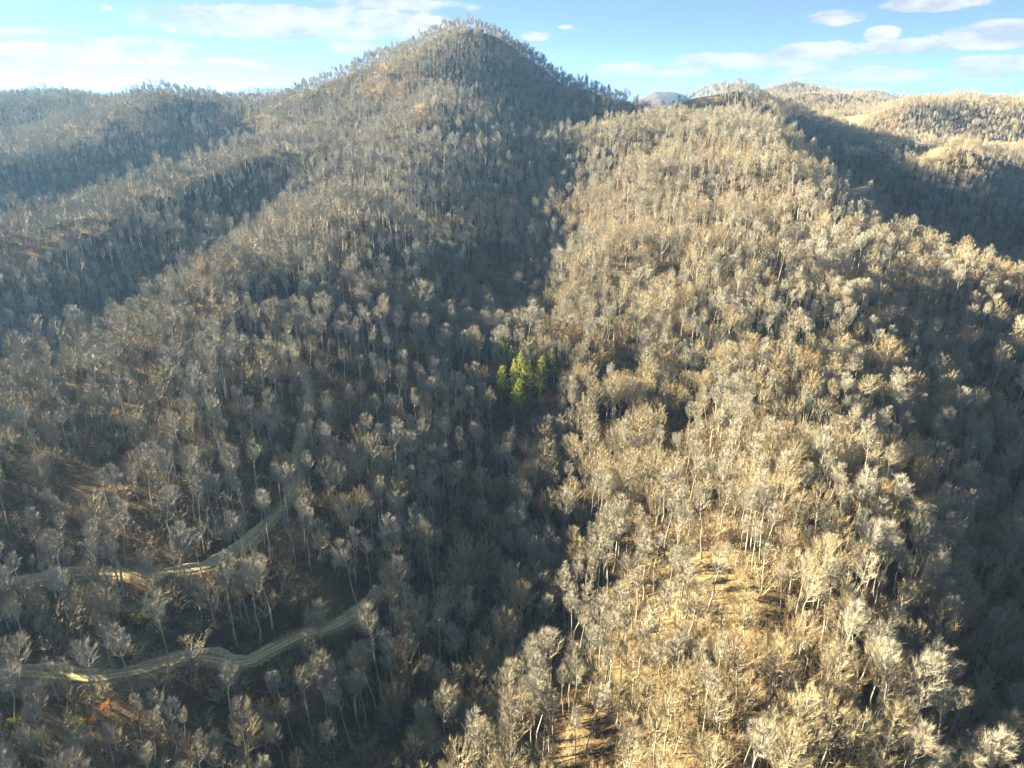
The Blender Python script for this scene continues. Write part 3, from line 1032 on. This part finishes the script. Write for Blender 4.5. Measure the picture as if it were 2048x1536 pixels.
# ------------------------------------------------------------------ the mass of the forest
def scatter(name, meshes, pts, idx, rot, scl, label, cat):
    c = bpy.data.collections.new(name + '_forms')
    for k, me in enumerate(meshes):
        o = bpy.data.objects.new('%s_form_%03d' % (name, k), me)
        c.objects.link(o)
    me = bpy.data.meshes.new(name)
    me.vertices.add(len(pts))
    me.vertices.foreach_set('co', np.asarray(pts, np.float32).ravel())
    for nm, ty, val in (('form', 'INT', idx.astype(np.int32)), ('size', 'FLOAT', scl.astype(np.float32))):
        a = me.attributes.new(nm, ty, 'POINT')
        a.data.foreach_set('value', val)
    a = me.attributes.new('turn', 'FLOAT_VECTOR', 'POINT')
    rg = np.random.default_rng(len(pts))
    a.data.foreach_set('vector', np.stack([rg.normal(0, .045, len(pts)), rg.normal(0, .045, len(pts)), rot], 1).astype(np.float32).ravel())
    o = bpy.data.objects.new(name, me)
    COL.objects.link(o)
    g = bpy.data.node_groups.new(name + '_nodes', 'GeometryNodeTree')
    g.interface.new_socket('Geometry', in_out='INPUT', socket_type='NodeSocketGeometry')
    g.interface.new_socket('Geometry', in_out='OUTPUT', socket_type='NodeSocketGeometry')
    t = NT(g)
    gi, go = t.node('NodeGroupInput'), t.node('NodeGroupOutput')
    ci = t.node('GeometryNodeCollectionInfo')
    ci.inputs[0].default_value = c
    ci.inputs[1].default_value = True
    ci.inputs[2].default_value = True
    ip = t.node('GeometryNodeInstanceOnPoints')
    t.l.new(gi.outputs[0], ip.inputs['Points'])
    t.l.new(ci.outputs[0], ip.inputs['Instance'])
    ip.inputs['Pick Instance'].default_value = True

    def attr(nm, ty):
        n = t.node('GeometryNodeInputNamedAttribute', data_type=ty)
        n.inputs[0].default_value = nm
        return n.outputs[0]
    t.l.new(attr('form', 'INT'), ip.inputs['Instance Index'])
    er = t.node('FunctionNodeEulerToRotation')
    t.l.new(attr('turn', 'FLOAT_VECTOR'), er.inputs[0])
    t.l.new(er.outputs[0], ip.inputs['Rotation'])
    t.l.new(attr('size', 'FLOAT'), ip.inputs['Scale'])
    t.l.new(ip.outputs[0], go.inputs[0])
    md = o.modifiers.new('scatter', 'NODES')
    md.node_group = g
    tag(o, label, cat, None, 'stuff')
    return o


rest = ~is_hero
fidx = np.where(LOD == 0, FORM, np.where(LOD <= 2, FORM + NF, FORM + 2 * NF))
held = (rng.random(len(PTS)) < np.clip(.02 + .10 * fbm(PTS[:, 0], PTS[:, 1], 60, 2, 170), 0, .12) * (1 - .7 * shade)) & (LOD < 2) & (SCL < .95)
fidx = np.where(held, 3 * NF + (FORM % 2), fidx)
scatter('forest', hi_full + mid_full + lo_full + oak_full, PTS[rest], fidx[rest], ROT[rest], SCL[rest],
        'bare winter woods covering the slopes and ridges beyond', 'forest')

bx, by = jitter_grid(-420, 420, 75, 520, 2.4)
bz = sample(bx, by)
dn = fbm(bx, by, 30, 3, 200)
k = in_view(bx, by, bz, 120, 160) & (sample(bx, by, ROADD) > 4.2) & (rng.random(len(bx)) < np.clip(0.62 + dn * 1.5, 0.2, 0.97)) & (rng.random(len(bx)) > sample(bx, by, OPEN) * .8)
bp = np.stack([bx[k], by[k], bz[k]], 1)
scatter('undergrowth', brush_full, bp, rng.integers(0, 6, len(bp)), rng.uniform(0, 6.28, len(bp)), rng.uniform(.6, 1.3, len(bp)),
        'brown brushy undergrowth between the bare trunks', 'undergrowth')


def tuft(seed):
    rng = np.random.default_rng(seed)
    C = Geo()
    for i in range(34):
        th = rng.uniform(0, 6.28)
        r_ = rng.uniform(0, .8)
        C.blade(np.array([r_ * math.cos(th), r_ * math.sin(th), -.05]), unit(np.array([math.cos(th) * .6, math.sin(th) * .6, .9]) + rng.normal(size=3) * .3), rng.uniform(.4, 1.0), .07, rng)
    return C.mesh('grass_form', M_STRAW)


gx, gy = jitter_grid(-420, 420, 75, 560, 1.15)
go_ = sample(gx, gy, OPEN)
gr_ = sample(gx, gy, ROADD)
k = ((rng.random(len(gx)) < go_ * 1.6) | ((gr_ > 1.9) & (gr_ < 4.5) & (rng.random(len(gx)) < .5))) & (gr_ > 1.7)
gx, gy = gx[k], gy[k]
gz = sample(gx, gy)
k = in_view(gx, gy, gz, 60, 60)
gp = np.stack([gx[k], gy[k], gz[k]], 1)
print('grass', len(gp), 'brush', len(bp))
scatter('dry_grass', [tuft(1), tuft(2)], gp, rng.integers(0, 2, len(gp)), rng.uniform(0, 6.28, len(gp)), rng.uniform(.6, 1.3, len(gp)),
        'straw-coloured dry grass in the clearings and along the tracks', 'grass')


# ------------------------------------------------------------------ single trees
def root(name, loc, rz=0.0, s=1.0):
    o = bpy.data.objects.new(name, None)
    o.location = loc
    rg = random.Random('%s%.3f' % (name, loc[0]))
    o.rotation_euler = (rg.gauss(0, .045), rg.gauss(0, .045), rz)
    o.scale = (s, s, s)
    o.empty_display_size = 1.0
    COL.objects.link(o)
    return o


def child(name, me, parent):
    o = bpy.data.objects.new(name, me)
    COL.objects.link(o)
    o.parent = parent
    return o


LOOK = ['round-crowned', 'tall oval-crowned', 'broad-crowned', 'slender narrow-crowned', 'low round-crowned', 'tall straight', 'thin sparse', 'wide-crowned', 'open-crowned', 'small bushy', 'tall spreading', 'bare-trunked small-crowned']
hero_roots = []
for i in HERO:
    r = root('bare_tree', PTS[i], ROT[i], SCL[i])
    tm, cm, H = hi_parts[FORM[i]]
    child('trunk', tm, r)
    child('crown', cm, r)
    q = project(PTS[i] + np.array([0, 0, 0.7 * H * SCL[i]]))
    hero_roots.append((r, LOOK[FORM[i]], float(q[0]), float(q[1])))
for (x, y, z, fm, sc, lab) in nt:
    r = root('bare_tree', (x, y, z), random.Random(lab).uniform(0, 6.28), sc)
    tm, cm, H = hi_parts[fm]
    child('trunk', tm, r)
    child('crown', cm, r)
    tag(r, lab, 'tree', 'bare trees that stand out')


# flat-topped tree by the lower track: bare crooked limbs, ivy up the trunk
def leaf_material(name, stops, trans=0.45, rough=0.6):
    m = bpy.data.materials.new(name)
    m.use_nodes = True
    t = NT(m.node_tree)
    t.n.clear()
    out = t.node('ShaderNodeOutputMaterial')
    oi = t.node('ShaderNodeObjectInfo')
    geo = t.node('ShaderNodeNewGeometry')
    n = t.noise(geo.outputs['Position'], 0.8, 3, 0.6)
    f = t.math('ADD', t.math('MULTIPLY', oi.outputs['Random'], 0.45), t.math('MULTIPLY', n, 0.6))
    c = t.ramp(f, stops)
    d, tr, mx = t.node('ShaderNodeBsdfDiffuse'), t.node('ShaderNodeBsdfTranslucent'), t.node('ShaderNodeMixShader')
    t.l.new(c, d.inputs[0])
    t.l.new(c, tr.inputs[0])
    mx.inputs[0].default_value = trans
    t.l.new(d.outputs[0], mx.inputs[1])
    t.l.new(tr.outputs[0], mx.inputs[2])
    t.l.new(mx.outputs[0], out.inputs[0])
    return m


M_PINE = leaf_material('pine_needles', [(0.2, (0.15, 0.20, 0.04)), (0.5, (0.30, 0.34, 0.07)), (0.8, (0.44, 0.46, 0.12))])
M_GREEN = leaf_material('evergreen_leaves', [(0.2, (0.05, 0.075, 0.02)), (0.5, (0.11, 0.13, 0.035)), (0.85, (0.22, 0.21, 0.07))])
M_RUST = leaf_material('rust_leaves', [(0.2, (0.24, 0.11, 0.05)), (0.5, (0.34, 0.17, 0.065)), (0.85, (0.42, 0.24, 0.10))])
M_IVY = leaf_material('ivy_leaves', [(0.2, (0.12, 0.13, 0.06)), (0.8, (0.24, 0.23, 0.12))])


def ground_at(px, py, sink=0.0):
    c = hit(px, py, 70, 1700)
    return (c[0], c[1], float(sample(c[0], c[1])) - sink)


def lone_tree():
    rng = np.random.default_rng(5)
    T, C, I = Geo(), Geo(), Geo()
    H = 17.0
    axis_pts = [np.array([0.15 * math.sin(t * 5), 0.1 * math.cos(t * 4), t * H * .68]) for t in np.linspace(-.05, 1, 7)]
    T.tube(axis_pts, list(np.linspace(.34, .2, 7)), 7)
    for i in range(13):
        th = i * 2.4 + rng.normal() * .2
        el = rng.uniform(.35, 1.2)
        p = axis_pts[-1] - np.array([0, 0, rng.uniform(0, 1.6)])
        L = rng.uniform(4.2, 5.8)
        d = np.array([math.cos(th) * math.cos(el), math.sin(th) * math.cos(el), math.sin(el)])
        a = p + d * L * .4 + rng.normal(size=3) * .2
        b_ = p + d * L * .75 + rng.normal(size=3) * .3
        e = p + d * L + np.array([0, 0, .3])
        T.tube([p, a, b_, e], [.10, .075, .05, .02], 4)
        for s_ in range(7):
            q = a + (e - a) * rng.uniform(.1, 1)
            dd = unit(d + rng.normal(size=3) * .75 + np.array([0, 0, .25]))
            l2 = rng.uniform(.8, 1.8)
            C.tube([q, q + dd * l2 * .5 + rng.normal(size=3) * .12, q + dd * l2], [.035, .025, .012], 3)
            for w in range(14):
                C.blade(q + dd * l2 * rng.uniform(.3, 1), unit(dd + rng.normal(size=3) * .8), rng.uniform(.5, 1.0), .045, rng)
    for k in range(520):
        h = rng.uniform(.5, H * .66)
        th = rng.uniform(0, 6.28)
        r_ = rng.uniform(.3, .75) * (1.25 - .6 * h / H)
        I.leaf(np.array([r_ * math.cos(th), r_ * math.sin(th), h]), .34, .26, rng)
    r = root('flat_topped_tree', ground_at(404, 1392), 0.0, 1.15)
    child('trunk', T.mesh('trunk', M_BARK), r)
    child('crown', C.mesh('crown', M_TWIG), r)
    child('ivy', I.mesh('ivy', M_IVY), r)
    tag(r, 'lone flat-topped tree with ivy on its trunk beside the lower dirt track', 'tree')


lone_tree()


def pine_meshes(seed, H, W):
    rng = np.random.default_rng(seed)
    T, C = Geo(), Geo()
    T.tube([np.array([0, 0, -.6]), np.array([.05, 0, H * .5]), np.array([0, .05, H * .99])], [.26, .17, .03], 6)
    n = 17
    for w in range(n):
        t = .26 + .74 * w / (n - 1)
        h = H * t
        R_ = W * (1 - t) ** .62 * rng.uniform(.75, 1.15) + .35
        for k in range(5):
            th = w * 1.1 + k * 1.2566 + rng.normal() * .25
            L = R_ * rng.uniform(.65, 1.12)
            el = .10 + .55 * (t - .3) + rng.normal() * .08
            d = np.array([math.cos(th) * math.cos(el), math.sin(th) * math.cos(el), math.sin(el)])
            p = np.array([0, 0, h])
            T.tube([p, p + d * L * .6, p + d * L + np.array([0, 0, L * .1])], [.05, .035, .015], 3)
            for q in range(max(3, int(L * 3.2))):
                a = .35 + .65 * rng.random()
                c = p + d * L * a + np.array([0, 0, L * .1 * a * a]) + rng.normal(size=3) * .16 * (1 + L * .12)
                for b_ in range(14):
                    dd = unit(rng.normal(size=3) + d * .8 + np.array([0, 0, .7]))
                    C.leaf(c + dd * .2, .55, .12, rng, dd)
    return T.mesh('trunk', M_BARK), C.mesh('needles', M_PINE)


pine_forms = [pine_meshes(50, 20, 4.4), pine_meshes(51, 22, 3.4), pine_meshes(52, 17, 4.0)]
PINE_LAB = ['large bushy green pine at the upper left of the pine clump', 'slim green pine at the top right of the clump', 'small green pine second from the right of the clump',
            'narrow green pine on the right side of the clump', 'pointed green pine in the left middle of the clump', 'tall green pine at the left edge of the clump',
            'fullest bright green pine in the centre of the clump', 'green pine just right of the fullest central pine', 'green pine low in the centre of the clump',
            'lowest green pine of the clump, tall and narrow', 'smallest green pine at the far right of the clump', 'green pine between the left edge and upper left pines']
for k, ((qx, qy, sc), c) in enumerate(zip(PINES, pine_xy)):
    r = root('pine_tree', (c[0], c[1], float(sample(c[0], c[1]))), k * 1.7, sc * 1.25)
    tm, cm = pine_forms[k % 3]
    child('trunk', tm, r)
    child('needles', cm, r)
    tag(r, PINE_LAB[k], 'pine', 'green pines in the hollow')
for k, (qx, qy, sc, lab) in enumerate([(612, 196, .8, 'small dark pine on the left skyline, left of the pair'), (642, 194, .95, 'small dark pine on the left skyline, right of the pair'), (575, 238, .8, 'single green pine below the left skyline saddle')]):
    r = root('pine_tree', ground_at(qx, qy), k * 2.1, sc)
    child('trunk', pine_forms[k][0], r)
    child('needles', pine_forms[k][1], r)
    tag(r, lab, 'pine', 'pines near the left skyline')


# rust-leaved oak saplings and evergreen shrubs
def leafy_meshes(seed, H, W, n, mat, leaf, name):
    rng = np.random.default_rng(seed)
    T, C = Geo(), Geo()
    T.tube([np.array([0, 0, -.4]), np.array([.1, 0, H * .5]), np.array([0, .1, H * .9])], [.09, .06, .02], 5)
    cl = []
    for k in range(11):
        th = k * 2.4
        h = H * rng.uniform(.3, .95)
        r_ = W * math.sqrt(max(.05, 1 - ((h / H - .55) / .55) ** 2)) * rng.uniform(.35, .95)
        c = np.array([r_ * math.cos(th), r_ * math.sin(th), h])
        cl.append(c)
        T.tube([np.array([0, 0, h * .55]), c * .5 + np.array([0, 0, h * .36]), c], [.04, .03, .012], 3)
    for k in range(n):
        c = cl[rng.integers(len(cl))]
        C.leaf(c + rng.normal(size=3) * W * .26, leaf * rng.uniform(.7, 1.3), leaf * .6, rng)
    return T.mesh('stem', M_BARK), C.mesh(name, mat)


rust_forms = [leafy_meshes(60, 5, 1.5, 420, M_RUST, .42, 'leaves'), leafy_meshes(61, 4, 1.8, 380, M_RUST, .42, 'leaves')]
green_forms = [leafy_meshes(70, 6, 2.2, 900, M_GREEN, .42, 'leaves'), leafy_meshes(71, 4, 2.4, 800, M_GREEN, .42, 'leaves'), leafy_meshes(72, 8, 2.0, 1100, M_GREEN, .42, 'leaves')]
RUST = [
    (222, 1438, 1.0, 'bright orange-leaved sapling below the sunlit stretch of the lower track'),
    (400, 1384, .9, 'rust-leaved sapling at the foot of the flat-topped tree'),
    (92, 1420, 1.0, 'orange-leaved sapling near the left edge below the lower track'),
    (62, 1402, .9, 'rust-leaved sapling just left of the orange one by the left edge'),
    (275, 1412, .8, 'small rust-leaved sapling below the shaded start of the lower track'),
    (190, 1455, .6, 'low rust-leaved sapling under the brightest orange sapling'),
    (318, 1222, .9, 'rust-leaved sapling beside the green shrubs between the two tracks'),
    (52, 1292, .9, 'rust-leaved sapling between the tracks near the left edge'),
    (178, 1318, .8, 'rust-leaved sapling on the bank above the sunlit lower track'),
    (268, 965, .9, 'rust-leaved sapling midway up the left hillside'),
    (250, 1020, .7, 'small rust-leaved sapling low on the left hillside above upper track'),
    (325, 885, .8, 'rust-leaved sapling below the bare patch on the left spur'),
    (840, 690, .9, 'rust-leaved sapling on the bare patch left of the poplar row'),
    (1000, 985, .7, 'rust-leaved sapling uphill of the pale boulder'),
    (1142, 1400, .7, 'orange-leaved sapling in the lower right woods near the creek line'),
    (1375, 620, .8, 'rust-leaved sapling on the lit slope above the long grassy ledge'),
]
GREEN = [
    (45, 1500, 1.15, 2, 'large yellow-green evergreen in the lower left corner'),
    (298, 1255, 1.1, 0, 'green evergreen shrub between the two tracks'),
    (262, 1280, .9, 2, 'dark evergreen just left of the shrub between the tracks'),
    (330, 1290, .9, 1, 'low dark evergreen above the bend by the flat-topped tree'),
    (12, 960, 1.3, 0, 'green evergreen at the left edge below the left spur'),
    (38, 925, 1.0, 2, 'second green evergreen near the left edge below the spur'),
    (128, 1100, .7, 1, 'small yellowish evergreen above the left end of upper track'),
    (378, 1112, .45, 1, 'tiny bright green shrub in the shade above the upper track'),
    (100, 1490, .8, 1, 'low evergreen right of the large one in the lower left corner'),
    (160, 1470, .8, 0, 'evergreen shrub below the orange sapling, lower left'),
    (1210, 1310, .8, 0, 'evergreen shrub on the lit slope right of the creek line'),
    (1075, 1415, .8, 1, 'yellow-green shrub by the creek line, lower centre'),
    (1320, 1340, .7, 2, 'dark evergreen below the sunlit clearing'),
    (1390, 1400, .8, 0, 'dark evergreen lower right of the sunlit clearing'),
    (1478, 400, 1.2, 2, 'dark evergreen high on the right ridge slope'),
    (1395, 392, 1.1, 0, 'dark evergreen left of another high on the right slope'),
    (1300, 425, 1.2, 2, 'dark evergreen on the right slope above the stepped bare ledges'),
    (1560, 545, 1.1, 0, 'dark evergreen on the upper lit slope of the near spur'),
    (1500, 850, .8, 1, 'evergreen shrub in the middle of the lit right slope'),
    (640, 1150, .8, 1, 'evergreen shrub in the shade between track bend and creek'),
]
for k, (qx, qy, sc, lab) in enumerate(RUST):
    r = root('rust_leaved_sapling', ground_at(qx, qy), k * 1.3, sc)
    child('stem', rust_forms[k % 2][0], r)
    child('leaves', rust_forms[k % 2][1], r)
    tag(r, lab, 'sapling', 'rust-leaved saplings')
for k, (qx, qy, sc, fm, lab) in enumerate(GREEN):
    r = root('evergreen_shrub', ground_at(qx, qy), k * 1.3, sc)
    child('stem', green_forms[fm][0], r)
    child('leaves', green_forms[fm][1], r)
    tag(r, lab, 'shrub', 'scattered evergreen shrubs')


# fallen logs, the white snag, boulders
def log_mesh(seed, L, r0):
    rng = np.random.default_rng(seed)
    T = Geo()
    pts = [np.array([L * (t - .5), .12 * math.sin(t * 6 + seed), r0 * .7 + .15 * t]) for t in np.linspace(0, 1, 7)]
    T.tube(pts, list(np.linspace(r0, r0 * .4, 7)), 7)
    for k in range(6):
        t = rng.uniform(.45, 1)
        p = np.array([L * (t - .5), 0, r0])
        d = unit(np.array([.6, rng.normal(), abs(rng.normal()) + .3]))
        T.tube([p, p + d * rng.uniform(.6, 2.2)], [.07, .02], 4)
    return T.mesh('fallen_log', M_BARK)


LOGS = [
    (1236, 1395, 11, .5, 'dark fallen log lying on the lit slope lower right of the creek'), (1168, 1130, 10, -.6, 'fallen log on the bare patch above the sunlit clearing'),
    (418, 1205, 12, -.9, 'long fallen log leaning downhill between the two tracks'), (205, 1345, 7, .6, 'short fallen log across the sunlit lower track bank'),
    (660, 845, 11, -.7, 'pale fallen log in the shade right of the upper track'), (1160, 510, 12, .2, 'fallen log on the stepped bare ledges up the hollow'),
    (1330, 1170, 9, .1, 'fallen log at the upper edge of the sunlit clearing'), (880, 1300, 9, 1.0, 'pale fallen log in the dark wood left of the creek line'),
]
for k, (qx, qy, L, rz, lab) in enumerate(LOGS):
    o = bpy.data.objects.new('fallen_log', log_mesh(80 + k, L, .24))
    COL.objects.link(o)
    p = ground_at(qx, qy)
    o.location = p
    dx, dy = math.cos(rz), math.sin(rz)
    z1, z2 = float(sample(p[0] + dx * L / 2, p[1] + dy * L / 2)), float(sample(p[0] - dx * L / 2, p[1] - dy * L / 2))
    o.rotation_euler = (0, -math.atan2(z1 - z2, L), rz)
    o.location.z = (z1 + z2) / 2 + .05
    tag(o, lab, 'log', 'fallen logs')


def snag():
    T, B = Geo(), Geo()
    a = [np.array(p, float) for p in ((0, 0, -.3), (.4, 0, 3.5), (-.6, .2, 7.0), (-2.8, 0, 9.0), (-5.2, .3, 11.5))]
    T.tube(a, [.22, .19, .16, .11, .05], 6)
    for p, q, e in (((-.6, .2, 7), (1.6, 0, 8.4), (3.0, 0, 8.2)), ((.2, 0, 5), (1.4, .4, 9.5), (.6, .5, 12.6)), ((-2.8, 0, 9), (-3.2, .4, 10.6), (-4.6, .6, 12.8)), ((-4, .2, 10.3), (-5.4, -.4, 10.4), (-6.8, -.3, 11.3))):
        B.tube([np.array(p, float), np.array(q, float), np.array(e, float)], [.12, .08, .03], 5)
    m = bark_material('bleached_wood', [(0, (.62, .60, .56)), (1, (.66, .64, .60))])
    r = root('dead_snag', ground_at(1004, 1368))
    child('trunk', T.mesh('trunk', m), r)
    child('branches', B.mesh('branches', m), r)
    tag(r, 'bleached dead snag with crooked white limbs over the dark creek line', 'dead tree')


snag()


def boulder(name, px, py, sx, sy, sz, seed, col, lab):
    rng = np.random.default_rng(seed)
    import bmesh
    bm = bmesh.new()
    bmesh.ops.create_icosphere(bm, subdivisions=3, radius=1)
    for v in bm.verts:
        d = v.co.normalized()
        k = 1 + .35 * float(gnoise(np.array(d.x * 1.7 + seed), np.array(d.y * 1.7 + d.z * 1.3), seed)) + .16 * float(gnoise(np.array(d.x * 4 + seed), np.array(d.y * 4 - d.z * 4), seed + 1))
        v.co = Vector((d.x * sx * k, d.y * sy * k, d.z * sz * k + sz * .35))
    me = bpy.data.meshes.new(name)
    bm.to_mesh(me)
    bm.free()
    m, t, b = principled('stone', .85, .3)
    geo = t.node('ShaderNodeNewGeometry')
    n = t.noise(geo.outputs['Position'], 1.4, 5, .65)
    t.l.new(t.ramp(n, [(.3, tuple(c * .6 for c in col)), (.6, col)]), b.inputs['Base Color'])
    me.materials.append(m)
    o = bpy.data.objects.new(name, me)
    COL.objects.link(o)
    o.location = ground_at(px, py)
    o.rotation_euler = (0, 0, seed)
    tag(o, lab, 'boulder', 'pale rocks')


boulder('boulder', 968, 1026, 1.9, 1.6, 1.5, 1, (.50, .56, .60), 'pale blue-grey boulder alone in the shaded hollow')
boulder('boulder', 602, 710, 2.0, 1.4, 1.1, 2, (.30, .30, .26), 'pale rock outcrop in the bank at the upper track bend')
boulder('boulder', 1124, 530, 1.5, 1.3, 1.0, 3, (.58, .55, .50), 'pale boulder, left of the pair beside the stepped bare ledges')
boulder('boulder', 1134, 529, 1.8, 1.3, 1.1, 4, (.58, .55, .50), 'pale boulder, right of the pair beside the stepped bare ledges')
boulder('boulder', 22, 1522, 1.4, 1.0, .6, 6, (.34, .32, .28), 'flat pale rock in the extreme lower left corner')

# ------------------------------------------------------------------ a label of its own for each near tree
ANCHORS = [
    (390, 1300, 'the flat-topped tree'), (222, 1430, 'the brightest orange sapling'), (45, 1490, 'the large yellow-green corner evergreen'), (298, 1240, 'the evergreen shrub between the tracks'),
    (92, 1405, 'the orange sapling by the left edge'), (52, 1285, 'the rust sapling between the tracks'), (418, 1205, 'the log between the tracks'), (600, 950, 'the upper track bend'),
    (1290, 1215, 'the sunlit clearing'), (1236, 1395, 'the dark log on the lit slope'), (1000, 1320, 'the white snag'), (968, 1020, 'the pale boulder'), (1075, 1405, 'the yellow-green creek shrub'),
    (1390, 1385, 'the evergreen lower right of the clearing'), (1210, 1300, 'the evergreen right of the creek line'), (560, 1285, 'the bend in the lower track'), (700, 1245, 'the upper end of the lower track'),
    (880, 1300, 'the pale log left of the creek'), (640, 1150, 'the shaded evergreen below the upper track'), (2030, 1510, 'the lower right corner'), (2030, 1150, 'the right edge low down'), (1700, 1500, 'the bottom edge right of centre'),
    (1024, 1520, 'the middle of the bottom edge'), (500, 1510, 'the bottom edge left of centre'), (1762, 740, 'the large whitish round tree'), (1860, 870, 'the golden tree at the gully rim'), (1330, 1165, 'the log above the clearing'),
    (1500, 840, 'the evergreen shrub amid the lit slope'), (1750, 1200, 'the crest of the near right spur'), (1560, 1300, 'the lit slope right of the clearing'), (1900, 1000, 'the dark gully floor'), (720, 1440, 'the dark wood below the lower track'),
    (1650, 1000, 'the brow of the lit right slope'), (1400, 1520, 'the bottom edge below the clearing'),
]
ORD = ['nearest', 'second', 'third', 'fourth', 'fifth', 'sixth', 'seventh', 'eighth', 'ninth', 'tenth', 'eleventh', 'twelfth', 'thirteenth', 'fourteenth', 'fifteenth', 'sixteenth']
OCT = ['right of', 'upper right of', 'above', 'upper left of', 'left of', 'lower left of', 'below', 'lower right of']
slots = {}
for (r, look, qx, qy) in hero_roots:
    k = min(range(len(ANCHORS)), key=lambda a: math.hypot(qx - ANCHORS[a][0], qy - ANCHORS[a][1]))
    a = math.atan2(ANCHORS[k][1] - qy, qx - ANCHORS[k][0])
    o8 = int(round(a / (math.pi / 4))) % 8
    slots.setdefault((k, o8), []).append((math.hypot(qx - ANCHORS[k][0], qy - ANCHORS[k][1]), r, look))
for (k, o8), lst in slots.items():
    lst.sort(key=lambda e: e[0])
    for n_, (d, r, look) in enumerate(lst):
        which = 'only' if len(lst) == 1 else ORD[min(n_, 15)]
        tag(r, '%s bare tree, %s one %s %s' % (look, which, OCT[o8], ANCHORS[k][2]), 'tree', 'bare trees nearest the camera')


# ------------------------------------------------------------------ haze
def build_haze():
    x0, x1, y0, y1, z0, z1 = -15000, 15000, -1200, 17000, -260, 165
    z0 = min(z0, float(HZ.min()) - 1)
    v = [(x, y, z) for z in (z0, z1) for y in (y0, y1) for x in (x0, x1)]
    f = [(0, 2, 3, 1), (4, 5, 7, 6), (0, 1, 5, 4), (2, 6, 7, 3), (0, 4, 6, 2), (1, 3, 7, 5)]
    m = bpy.data.materials.new('haze')
    m.use_nodes = True
    t = NT(m.node_tree)
    t.n.clear()
    out = t.node('ShaderNodeOutputMaterial')
    pv = t.node('ShaderNodeVolumePrincipled')
    pv.inputs['Color'].default_value = (0.20, 0.46, 1.0, 1)
    pv.inputs['Density'].default_value = HAZE_DENSITY
    pv.inputs['Anisotropy'].default_value = 0.25
    t.l.new(pv.outputs[0], out.inputs['Volume'])
    o = mesh_obj('haze', v, f, m)
    o['kind'] = 'stuff'
    tag(o, 'thin blue haze hanging over the valleys', 'haze')


build_haze()
